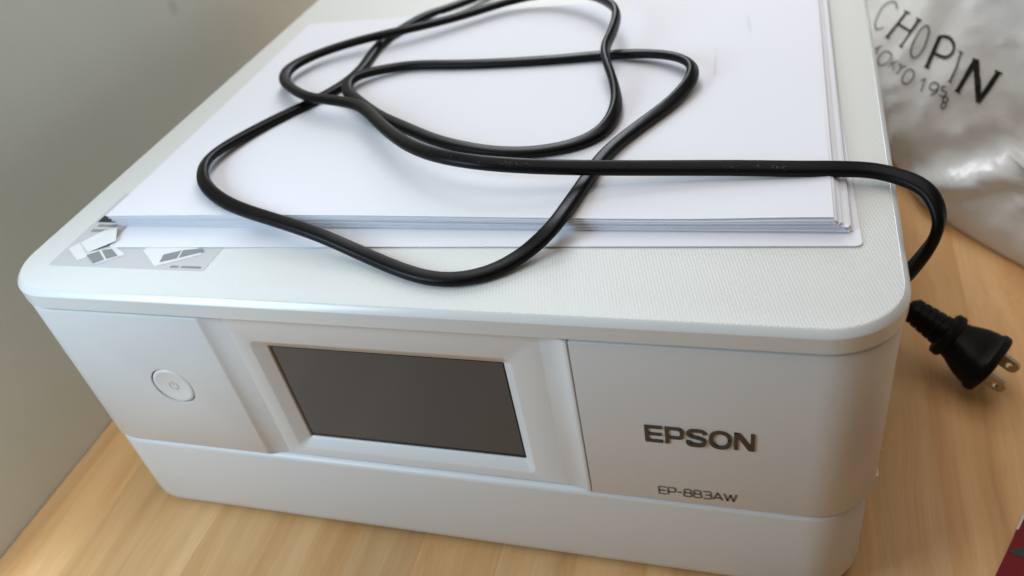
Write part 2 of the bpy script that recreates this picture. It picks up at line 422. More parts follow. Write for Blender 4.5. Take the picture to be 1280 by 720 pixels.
# lettering, drawn as polygons/strokes in front-plane millimetres
def text_mesh(txt, x0, z_base, height, width, y, depth, bold, shear=0.0):
    """text from the built-in font, fitted to a box on the front panel"""
    cu = bpy.data.curves.new('t', 'FONT'); cu.body = txt; cu.size = 1.0; cu.offset = bold; cu.resolution_u = 6; cu.extrude = 0.02
    cu.space_character = 1.04
    to = bpy.data.objects.new('t', cu); C.objects.link(to)
    d = bpy.context.evaluated_depsgraph_get(); d.update()
    me = bpy.data.meshes.new_from_object(to.evaluated_get(d))
    bpy.data.objects.remove(to)
    return me
def fit(me, x0, x1, z0, z1, y0, y1):
    vs = me.vertices
    ax = min(v.co.x for v in vs); bx_ = max(v.co.x for v in vs); ay = min(v.co.y for v in vs); by = max(v.co.y for v in vs); az = min(v.co.z for v in vs); bz_ = max(v.co.z for v in vs)
    for v in vs:
        x = x0 + (v.co.x-ax)/(bx_-ax)*(x1-x0); z = z0 + (v.co.y-ay)/(by-ay)*(z1-z0); y = y0 + (v.co.z-az)/(bz_-az)*(y1-y0)
        v.co = (x, y, z)
def poly_letter(name, rings, x, z, s_x, s_z, y0, y1, mat, parent):
    """rings: list of quads/polys in unit letter space"""
    bm = bmesh.new()
    for poly in rings:
        loft(bm, [[(x + px*s_x, y, z + pz*s_z) for px, pz in poly] for y in (y0, y1)])
    return obj(name, bm, mat, parent)
def stroke_poly(pts, w):
    pts = [Vector(p) for p in pts]; L_, R_ = [], []
    for i, p in enumerate(pts):
        a = pts[max(0, i-1)]; c = pts[min(len(pts)-1, i+1)]
        t = (c-a).normalized(); nn = Vector((-t.y, t.x))
        L_.append(p+nn*w/2); R_.append(p-nn*w/2)
    quads = []
    for i in range(len(pts)-1): quads.append([L_[i], R_[i], R_[i+1], L_[i+1]])
    return quads
def ell(cx, cy, rx, ry, a0, a1, n=14, p=2.6):
    out = []
    for i in range(n+1):
        a = math.radians(a0+(a1-a0)*i/n); c, s = math.cos(a), math.sin(a)
        out.append((cx + rx*math.copysign(abs(c)**(2/p), c), cy + ry*math.copysign(abs(s)**(2/p), s)))
    return out
def ring_poly(outer, inner):
    return [[outer[i], outer[i+1], inner[i+1], inner[i]] for i in range(len(outer)-1)]
t_, h_ = 0.215, 0.155     # vertical and horizontal stroke weights, cap height 1
def rect(x0, x1, y0, y1): return [(x0, y0), (x1, y0), (x1, y1), (x0, y1)]
def arcring(cx, cy, rx, ry, a0, a1, tx, ty, n=16, p=2.5):
    return ring_poly(ell(cx, cy, rx, ry, a0, a1, n, p), ell(cx, cy, rx-tx, ry-ty, a0, a1, n, p))
def s_quads(pts, tx, ty):
    c = catmull(pts, 3); out = []; L_, R_ = [], []
    for i, p in enumerate(c):
        a = Vector(c[max(0, i-1)]); b = Vector(c[min(len(c)-1, i+1)]); t = (b-a).normalized()
        o_ = Vector((-t.y*tx/2, t.x*ty/2)); L_.append(Vector(p)+o_); R_.append(Vector(p)-o_)
    return [[R_[i], R_[i+1], L_[i+1], L_[i]] for i in range(len(c)-1)]
glyph = {
 'E': (0.98, [rect(0, t_, 0, 1), rect(t_, 0.98, 0, h_), rect(t_, 0.93, 0.425, 0.425+h_*0.92), rect(t_, 0.97, 1-h_, 1)]),
 'P': (1.02, [rect(0, t_, 0, 1), rect(t_, 0.70, 1-h_, 1), rect(t_, 0.70, 0.30, 0.30+h_)] + arcring(0.70, 0.65, 0.33, 0.35, -90, 90, t_, h_)),
 'S': (1.08, s_quads([(1.0,.72),(.95,.83),(.84,.90),(.66,.92),(.38,.92),(.20,.87),(.12,.76),(.16,.64),(.32,.565),(.55,.525),(.78,.475),(.93,.39),(.965,.27),(.90,.15),(.74,.085),(.36,.08),(.19,.115),(.10,.20),(.08,.29)], t_, h_)),
 'O': (1.18, arcring(0.59, 0.5, 0.60, 0.52, 0, 360, t_, h_, 40, 2.3)),
 'N': (1.06, [rect(0, t_*0.95, 0, 1), rect(1.06-t_*0.95, 1.06, 0, 1), [(0, 1), (t_*0.95, 1-0.32), (1.06, 0), (1.06-t_*0.95, 0.32)], [(0,1),(0.30,1),(1.06,0),(0.76,0)]]),
}
capz, x = 0.0086, 0.2676
adv = sum(glyph[c][0] for c in 'EPSON') + 4*0.13
sx_ = (0.3048 - 0.2676)/adv
for ch in 'EPSON':
    w, polys = glyph[ch]
    for k, q in enumerate(polys):
        pass
    bm = bmesh.new()
    for k, q in enumerate(polys):
        loft(bm, [[(x + px*sx_, y, 0.0857 + pz*capz) for px, pz in q] for y in (F+0.0003, F-0.00045-0.00001*k)])
    o = obj('letter', bm, M['chrome'], right_panel)
    o['label'] = 'dark metallic capital letter ' + ch
    x += (w+0.13)*sx_
# model number in thin wide printed strokes
g2 = {
 'E': (0.9, [[(0.9, 0), (0, 0), (0, 1), (0.9, 1)], [(0, 0.5), (0.82, 0.5)]]),
 'P': (0.9, [[(0, 0), (0, 1), (0.75, 1), (0.9, 0.88), (0.9, 0.52), (0.75, 0.4), (0, 0.4)]]),
 '-': (0.55, [[(0.0, 0.48), (0.55, 0.48)]]),
 '8': (0.95, [[(0.2, 0.52), (0.06, 0.64), (0.06, 0.88), (0.2, 1), (0.75, 1), (0.89, 0.88), (0.89, 0.64), (0.75, 0.52), (0.2, 0.52), (0, 0.4), (0, 0.12), (0.16, 0), (0.79, 0), (0.95, 0.12), (0.95, 0.4), (0.75, 0.52)]]),
 '3': (0.95, [[(0.0, 1), (0.78, 1), (0.92, 0.88), (0.92, 0.64), (0.78, 0.52), (0.25, 0.52)], [(0.78, 0.52), (0.95, 0.4), (0.95, 0.12), (0.79, 0), (0.0, 0)]]),
 'A': (1.1, [[(0, 0), (0.55, 1)], [(0.55, 1), (1.1, 0)], [(0.22, 0.28), (0.88, 0.28)]]),
 'W': (1.45, [[(0, 1), (0.36, 0)], [(0.36, 0), (0.725, 0.9)], [(0.725, 0.9), (1.09, 0)], [(1.09, 0), (1.45, 1)]]),
}
mx0, mx1, mz, mh = 0.2709, 0.2990, 0.0558, 0.0042
adv = sum(g2[c][0] for c in 'EP-883AW') + 7*0.24
s2 = (mx1-mx0)/adv; x = mx0
bm = bmesh.new()
for ch in 'EP-883AW':
    w, st = g2[ch]
    for pts in st:
        ribbon(bm, [(x + a*s2, mz + b*mh) for a, b in pts], 0.00082, lambda p: (p.x, F-0.00012, p.y))
    x += (w+0.24)*s2
obj('model_number', bm, M['grey_print'], right_panel)

# sticker on the lid with its printed pictures
zs = H + 0.0001
bm = bmesh.new(); loft(bm, [[(x, y, z) for x, y in rrect(0.0172, 0.0955, 0.0172, 0.0720, 0.0012, 3)] for z in (H-0.0001, zs)])
sticker = obj('sticker', bm, M['sticker'], lid)
def flat(name, polys, mat, dz):
    bm = bmesh.new()
    for q in polys: bm.faces.new([bm.verts.new((p[0]/1000, p[1]/1000, zs+dz+(p[2]/1000 if len(p) > 2 else 0))) for p in q])
    return obj(name, bm, mat, sticker)
flat('printed_picture', [[(18.8, 28.8), (30.1, 20.9), (33.0, 23.6), (31.5, 26.0), (24.0, 33.0), (21.5, 33.5)], [(22.0, 33.5), (31.2, 26.6), (42, 33, 1.6), (36, 42, 2.0), (30, 40, 1.6)]], M['sticker_white'], 0.00012)
flat('printed_fold', [[(21.2, 33.0), (22.0, 33.2), (31.4, 26.4), (30.8, 25.6)]], M['sticker_fold'], 0.00020)
flat('printed_picture', [[(31.0, 26.2), (41.1, 18.6), (51.2, 25.8), (48.5, 27.6), (42, 31)]], M['sticker_white'], 0.00016)
flat('printed_panel', [[(32.0, 24.6), (40.0, 19.2), (43.4, 22.0), (36.3, 27.6)], [(37.2, 28.2), (44.2, 22.4), (48.2, 24.8), (41.6, 29.4)]], M['sticker_grey'], 0.00026)
flat('printed_picture', [[(58.0, 29.2), (71.0, 18.9), (88, 27.5), (86.0, 31), (70, 36), (60, 35)]], M['sticker_white'], 0.00012)
flat('printed_panel', [[(71.6, 21.6), (78.2, 24.4), (77.0, 29.8), (70.2, 26.6)], [(78.9, 24.8), (88.5, 29.5), (86, 31.5), (77.6, 30.0)]], M['sticker_grey'], 0.00020)
tx = []
for k in range(11):
    if k == 3: continue
    tx.append([(78.6+k*1.35, 18.7), (79.6+k*1.35, 18.7), (79.6+k*1.35, 19.9), (78.6+k*1.35, 19.9)])
flat('printed_line', tx, M['sticker_grey'], 0.00012)
flat('printed_block', [[(19.0, 48.4), (28.4, 48.4), (28.4, 53.5), (19.0, 53.5)]], M['sticker_dark'], 0.00012)
tx = []
for r_, (y0, x0, n_) in enumerate(((45.0, 21.5, 6), (41.2, 20.8, 8))):
    for k in range(n_):
        a = x0+k*1.75
        tx.append([(a, y0), (a+1.35, y0), (a+1.35, y0+1.9), (a, y0+1.9)])
flat('printed_line', tx, M['sticker_grey'], 0.00012)

# ------------------------------------------------------------------ paper
def sheet(name, x, y, rot, z, lift, label, thick=0.0001, cut=None):
    """one A4 sheet; lift(u, v) gives its local height"""
    nx, ny = 26, 18; LX, LY = 0.297, 0.210
    bm = bmesh.new(); c, s = math.cos(rot), math.sin(rot)
    top, bot = [], []
    for j in range(ny+1):
        for i in range(nx+1):
            u, v = i/nx, j/ny
            dz = lift(u, v)
            top.append(bm.verts.new((u*LX, v*LY, dz+thick))); bot.append(bm.verts.new((u*LX, v*LY, dz)))
    k = nx+1
    for j in range(ny):
        for i in range(nx):
            a = j*k+i
            bm.faces.new((top[a], top[a+1], top[a+k+1], top[a+k])); bm.faces.new((bot[a], bot[a+k], bot[a+k+1], bot[a+1]))
    def side(idx):
        for a, b in zip(idx, idx[1:]): bm.faces.new((top[a], bot[a], bot[b], top[b]))
    side([i for i in range(k)]); side([ny*k+i for i in range(k)]); side([j*k for j in range(ny+1)]); side([j*k+nx for j in range(ny+1)])
    o = obj(name, bm, M['paper'], None, smooth=40)
    o.location = (x, y, z); o.rotation_euler = (0, 0, rot)
    return tag(o, label, 'paper', 'sheets of paper on the printer lid')
bm = bmesh.new(); prism(bm, rrect(0, 0.297, 0, 0.210, 0.0022, 5), 0, 0.0003)
low = obj('paper_sheet', bm, M['paper']); low.location = (0.0392, 0.0300, H+0.00035); low.rotation_euler = (0, 0, 0.042)
tag(low, 'lowest white sheet jutting out in front of the stack, flat on the printer lid', 'paper', 'sheets of paper on the printer lid')
NS = 40
base_z = H + 0.0007
for k in range(NS):
    f = k/(NS-1)
    # upper sheets sit further left; the pile fans out at its right end
    x = 0.0302 + (1-f)**1.3*0.0062 + random.uniform(-0.0007, 0.0007)
    y = 0.0455 + random.uniform(-0.0009, 0.0007)
    rot = 0.016 + random.uniform(-0.002, 0.002)
    if 13 < k < 19: x += 0.0015
    if k == NS-1: x, y, rot = 0.0300, 0.0448, 0.0185
    amp = random.uniform(0.8, 1.0)
    def lift(u, v, f=f, k=k):
        wave = 0.0009*math.sin(u*5.0+0.6)*math.exp(-v*5) + 0.0007*math.exp(-((u-0.97)/0.09)**2)*math.exp(-v*8)
        gap = 0.0005*(1 if k > 21 else 0)*math.exp(-v*7)*(0.3+0.7*math.sin(u*3.1)**2)
        gap2 = 0.0005*(1 if k == NS-1 else 0)*math.exp(-v*9)*(0.2+u)
        return f*wave + gap + gap2
    lab = 'topmost blank white sheet of the paper stack, lying directly under the black cord' if k == NS-1 else 'plain white sheet inside the paper stack, between its topmost and lowest sheets'
    o = sheet('paper_sheet', x, y, rot, base_z + k*0.000122, lift, lab)
    top_sheet = o
STACK = base_z + NS*0.000122
# print from the reverse faintly showing through
bpy.context.view_layer.update()
for (ax, ay, bx_, by_) in ((291.5, 226, 293.5, 206), (278.8, 190, 280, 160)):
    bm = bmesh.new()
    for k in range(9):
        t = k/9; x = ax+(bx_-ax)*t; y = ay+(by_-ay)*t
        w_ = random.uniform(0.3, 0.55)
        bm.faces.new([bm.verts.new((a/1000, b/1000, STACK+0.00012)) for a, b in [(x-w_, y), (x+w_, y), (x+w_, y-1.3), (x-w_, y-1.3)]])
    g = obj('show_through_print', bm, M['ghost']); g['kind'] = 'stuff'
    g.parent = top_sheet; g.matrix_parent_inverse = top_sheet.matrix_world.inverted()

# ------------------------------------------------------------------ power cord
CP = [(372.0,141.2,32.0,0),(364.0,146.0,33.0,0),(358.0,150.0,35.0,0),(354.6,148.0,45.0,0),(353.8,120.0,66.0,0),(353.8,92.0,86.0,0),(355.0,73.0,106.0,6),(358.0,65.5,120.5,12),(360.8,63.5,131.0,15),(361.3,66.0,139.3,15),(356.5,73.5,145.3,20),
(343.2,80.9,146.8,20),(329.7,79.9,148.6,25),(316.2,77.8,150.0,30),(295.5,77.0,151.0,30),(274.2,75.6,152.0,30),(252.4,72.6,154.0,30),(230.6,68.5,157.0,30),(212.4,66.9,159.0,30),(196.3,67.3,160.5,25),(179.1,73.2,160.0,20),(162.7,83.5,159.0,10),(145.7,99.3,158.0,0),(131.2,114.7,157.5,0),(120.1,124.8,157.0,0),(103.5,131.6,156.5,0),(86.8,138.0,155.5,-10),(70.2,150.7,154.5,-20),(59.7,162.6,154.0,-20),(55.4,177.4,153.5,-15),(61.4,192.9,153.0,0),(77.1,205.6,153.5,0),(96.8,213.6,154.5,0),(115.0,223.2,154.0,0),(136.4,238.2,153.0,0),(158.6,254.3,153.0,10),(183.9,256.4,155.0,30),(207.6,242.9,158.0,50),(223.0,222.8,160.0,65),(229.4,206.9,160.5,75),(230.2,189.9,159.0,80),(228.9,176.3,157.0,80),(230.9,164.3,156.0,80),(236.2,149.8,154.0,75),(239.8,138.1,152.0,65),(241.5,127.3,151.0,50),(240.9,116.2,150.2,30),(237.0,105.6,149.8,15),(227.6,97.2,149.6,5),(213.1,92.5,149.6,0),(197.3,92.1,150.0,0),(182.1,94.7,151.0,0),(165.8,100.9,151.6,0),(145.9,113.0,152.0,0),(129.1,124.3,152.0,0),(111.0,140.7,152.0,0),(101.6,150.7,152.0,5),(98.3,161.7,152.2,5),(103.7,170.4,151.8,0),(117.0,178.7,150.5,0),(130.0,181.3,150.0,0),(154.3,180.2,149.6,0),(180.0,180.1,149.5,0),(204.6,181.2,149.5,0),(226.3,182.7,149.8,0),(245.8,179.7,151.0,10),(260.6,172.1,152.5,20),(269.1,162.6,153.0,40),(271.4,153.8,152.5,45),(269.6,143.9,151.0,30),(263.3,129.3,150.0,15),(254.9,114.6,149.6,5),(247.2,100.0,149.5,0),(242.4,87.1,149.5,0),(239.6,73.1,149.5,0),(236.5,55.2,149.8,0),(233.0,39.7,149.6,0),(225.2,30.6,145.6,0),(216.2,21.6,144.4,0),(205.9,16.4,144.2,0),(194.0,15.7,144.2,0),(180.2,19.5,144.6,0),(161.0,27.4,145.6,0),(142.1,33.5,148.8,0),(121.4,40.0,150.2,0),(98.0,48.2,150.5,10),(81.9,56.0,151.5,20),(69.2,66.4,152.5,30),(61.1,80.4,152.5,30),(60.0,94.8,151.5,15),(64.9,111.9,150.2,5),(72.2,126.9,149.6,0),(80.9,139.8,149.5,0),(87.1,149.7,149.5,0),(92.6,162.6,149.3,0),(95.5,179.1,149.3,0),(93.7,201.1,149.3,0),(93.6,218.0,149.3,0),(98.6,231.8,149.3,0),(107.0,251.4,149.3,0),(119.1,270.3,147.0,0),(140,305,144.6,0),(160,345,142,0),(172,366,120,0),(170,372,80,0),(168,368,50,0)]
path = catmull(CP, 7)
for _ in range(6):      # relax small tracing kinks
    path = [path[0]] + [tuple((a+2*b+c)/4 for a, b, c in zip(path[i-1], path[i], path[i+1])) for i in range(1, len(path)-1)] + [path[-1]]
def stadium(w, h, n=7):
    r = h/2; pts = []
    for i in range(n+1):
        a = math.radians(-90+180*i/n); pts.append((w/2-r+r*math.cos(a), r*math.sin(a)))
    for i in range(n+1):
        a = math.radians(90+180*i/n); pts.append((-w/2+r+r*math.cos(a), r*math.sin(a)))
    return pts
cross = stadium(0.0062, 0.0039)
bm = bmesh.new(); loops = []
for i, p in enumerate(path):
    a = Vector(path[max(0, i-1)][:3]); b = Vector(path[min(len(path)-1, i+1)][:3]); t = (b-a).normalized()
    up = Vector((abs(t.z)**1.5, 0, math.sqrt(max(0.0, 1-t.z*t.z)))); side = t.cross(up)
    if p[1] > 300: side = t.cross(Vector((0, abs(t.z)**1.5, math.sqrt(max(0.0, 1-t.z*t.z)))))
    side.normalize(); nu = side.cross(t)
    ang = math.radians(p[3])
    if 0: pass
    s_ = side*math.cos(ang)+nu*math.sin(ang); n_ = nu*math.cos(ang)-side*math.sin(ang)
    o_ = Vector(p[:3])/1000
    loops.append([o_ + s_*x + n_*y for x, y in cross])
loft(bm, loops)
cord = thing('power_cord', 'black power cord coiled over the paper stack and printer, plug lying on the table', 'power cord')
bvh_cord = BVHTree.FromBMesh(bm)
cable = obj('cable', bm, M['rubber'], cord, smooth='all')

# plug
PLUG_A, PLUG_B, PLUG_W = (0.3726, 0.1409, 0.0320), (0.4083, 0.1216, 0.0145), (-0.51, -0.85, -0.12)
A = Vector(PLUG_A); B_ = Vector(PLUG_B)
ax_ = (B_-A).normalized()
wd = Vector(PLUG_W); wd = (wd - ax_*wd.dot(ax_)).normalized(); th = wd.cross(ax_).normalized()
def pl(s, a, b): return A + ax_*(s*0.90) + wd*(a*1.08) + th*(b*1.25)
def sect(s, hw, hh, p=3.2, n=28):
    out = []
    for i in range(n):
        a = 2*math.pi*i/n; c, q = math.cos(a), math.sin(a)
        out.append(pl(s, hw*math.copysign(abs(c)**(2/p), c), hh*math.copysign(abs(q)**(2/p), q)))
    return out
mm = 0.001
bm = bmesh.new()
st = [(19.0,4,4),(19.2,8.2,6.4),(20.2,9.3,7.3),(23.6,9.5,7.5),(24.8,9.0,7.0),(25.4,7.9,6.2),(27.5,8.3,6.4),(31,9.8,7.0),(35,11.6,7.5),(39,12.7,7.8),(42.0,13.0,8.0),(42.6,13.4,8.4),(43.4,13.9,8.9),(46.2,13.9,8.9),(47.4,13.2,8.3),(47.9,11.5,7.0),(48.0,6,4)]
loft(bm, [sect(s*mm, a*mm, b*mm) for s, a, b in st])
plug = obj('plug', bm, M['plug'], cord, smooth=40)
bm = bmesh.new()
st = [(-2, 3.2, 2.6)]
for k in range(5):
    s0 = 0.5+k*3.9; g_ = k*0.28
    st += [(s0, 5.2+g_, 4.6+g_), (s0+3.1, 5.4+g_, 4.8+g_), (s0+3.3, 5.0+g_, 4.4+g_), (s0+4.0, 5.0+g_, 4.4+g_)]
loft(bm, [sect(s*mm, a*mm, b*mm, 2.6) for s, a, b in st])
obj('strain_relief', bm, M['plug'], plug, smooth=40)
bm = bmesh.new()   # raised grip ridge along the plug's broad face
for sg in (-1,):
    loft(bm, [[pl(s*mm, a*mm, sg*b*mm) for a, b in ((-w_, 4.0), (-w_*0.6, h1), (w_*0.6, h1), (w_, 4.0))] for s, w_, h1 in ((29, 1.2, 6.6), (32, 3.0, 7.5), (40, 6.0, 8.6), (42.5, 6.6, 8.5))])
obj('grip', bm, M['plug'], plug, smooth=60)
for sg in (-1, 1):
    bm = bmesh.new()
    o_ = sg*6.35
    # blade stands across the width axis with a hole near the tip
    def bl(s, b, a): return pl(s*mm, (o_+a)*mm, b*mm)
    tk = 0.75
    n = 16
    hole = [(53.8+1.5*math.cos(2*math.pi*i/n), 1.5*math.sin(2*math.pi*i/n)) for i in range(n)]
    # flat plate in pieces around the round hole
    hexo = [(x_-3.5, y_) for x_, y_ in [(62, 0), (62, 1.6), (60.8, 2.5), (59.5, 3.1), (57.3, 3.1), (55.5, 3.1), (53.5, 3.1), (53.5, 1.5), (53.5, 0), (53.5, -1.5), (53.5, -3.1), (55.5, -3.1), (57.3, -3.1), (59.5, -3.1), (60.8, -2.5), (62, -1.6)]]
    loops = []
    for lp, a in ((hole, -tk), (hexo, -tk), (hexo, tk), (hole, tk), (hole, -tk)):
        loops.append([bl(s, b, a) for s, b in lp])
    loft(bm, loops, False, False)
    loft(bm, [[bl(s, b, a) for s, b in ((46.5, -3.1), (50.0, -3.1), (50.0, 3.1), (46.5, 3.1))] for a in (-tk, tk)])
    bmesh.ops.remove_doubles(bm, verts=bm.verts, dist=1e-6)
    obj('blade', bm, M['blade'], plug)

# ------------------------------------------------------------------ plastic shopping bag
bd = Vector((0.668, -0.744, 0)); bn = Vector((-0.744, -0.668, 0)); b0 = Vector((0.3864, 0.2721, 0))
bm = bmesh.new(); loops = []
NR, NCOL = 130, 380
for j in range(NR+1):
    v = j/NR
    z = 0.0006 + 0.30*v
    foot = max(0.0, 1 - z/0.02); foot = foot*foot*0.006
    lean = math.tan(math.radians(29))*min(z, 0.17) + max(0, z-0.17)*0.25
    e_ = min(1.0, z/0.055); e_ = e_*e_*(3-2*e_)
    uL, uR = -0.062 - 0.125*e_, 0.30
    a = (uR-uL)/2 * (1 - 0.55*max(0, (v-0.55)/0.45)**1.5) - foot
    b = (0.120) * (1 - 0.6*max(0, (v-0.4)/0.6)**1.5) - foot
    loop = []
    for i in range(NCOL):
        t = 2*math.pi*i/NCOL; c, s = math.cos(t), math.sin(t); p = 3.5
        du = a*math.copysign(abs(c)**(2/p), c); dn = b*math.copysign(abs(s)**(2/p), s)
        u = (uL+uR)/2 + du
        nn = -lean - 0.120 + dn + 0.004
        # folds: broad soft creases plus sharper ridges, strongest away from the base
        q = Vector((u*14, nn*10, z*14))
        k = min(1.0, z/0.03)
        f = 0.0085*noise.noise(q) + 0.0055*(0.5-abs(noise.noise(Vector((q.x*2.6+q.z*0.8, q.y, q.z*1.1))+Vector((7, 3, 1)))))*2 + 0.0030*(0.5-abs(noise.noise(Vector((q.x*4.5-q.z*2.0, q.y*3, q.z*3.2)))))
        # one long diagonal fold rising to the right
        line = (z - 0.012) - 0.62*(u - 0.000)
        f += (0.0075*math.exp(-(line/0.007)**2) - 0.0055*math.exp(-((line-0.018)/0.011)**2))*(1 if u > -0.03 else 0.3)
        f *= k
        r_ = Vector((c, s)).normalized()
        P_ = b0 + bd*(u + f*c*0.6) + bn*(nn + f*s) + Vector((0, 0, z))
        loop.append(P_)
    loops.append(loop)
loft(bm, loops)
bmesh.ops.triangulate(bm, faces=bm.faces)
bvh_bag = BVHTree.FromBMesh(bm)
bag = thing('shopping_bag', 'crumpled milky plastic shopping bag with black lettering, standing behind the printer', 'bag')
film = obj('bag_film', bm, M['bag'], bag, smooth='all')
bag_up = (Vector((0, 0, 1))*math.cos(math.radians(29)) - bn*math.sin(math.radians(29))).normalized()
bag_n = bd.cross(bag_up).normalized()
if bag_n.dot(bn) < 0: bag_n = -bag_n
def on_bag(p):
    o_ = b0 + bd*p.x/1000 + bag_up*p.y/1000 + bag_n*0.15
    h = bvh_bag.ray_cast(o_, -bag_n)
    if h[0] is None: return None
    nn = h[1] if h[1].dot(bag_n) > 0 else -h[1]
    return h[0] + nn*0.0006
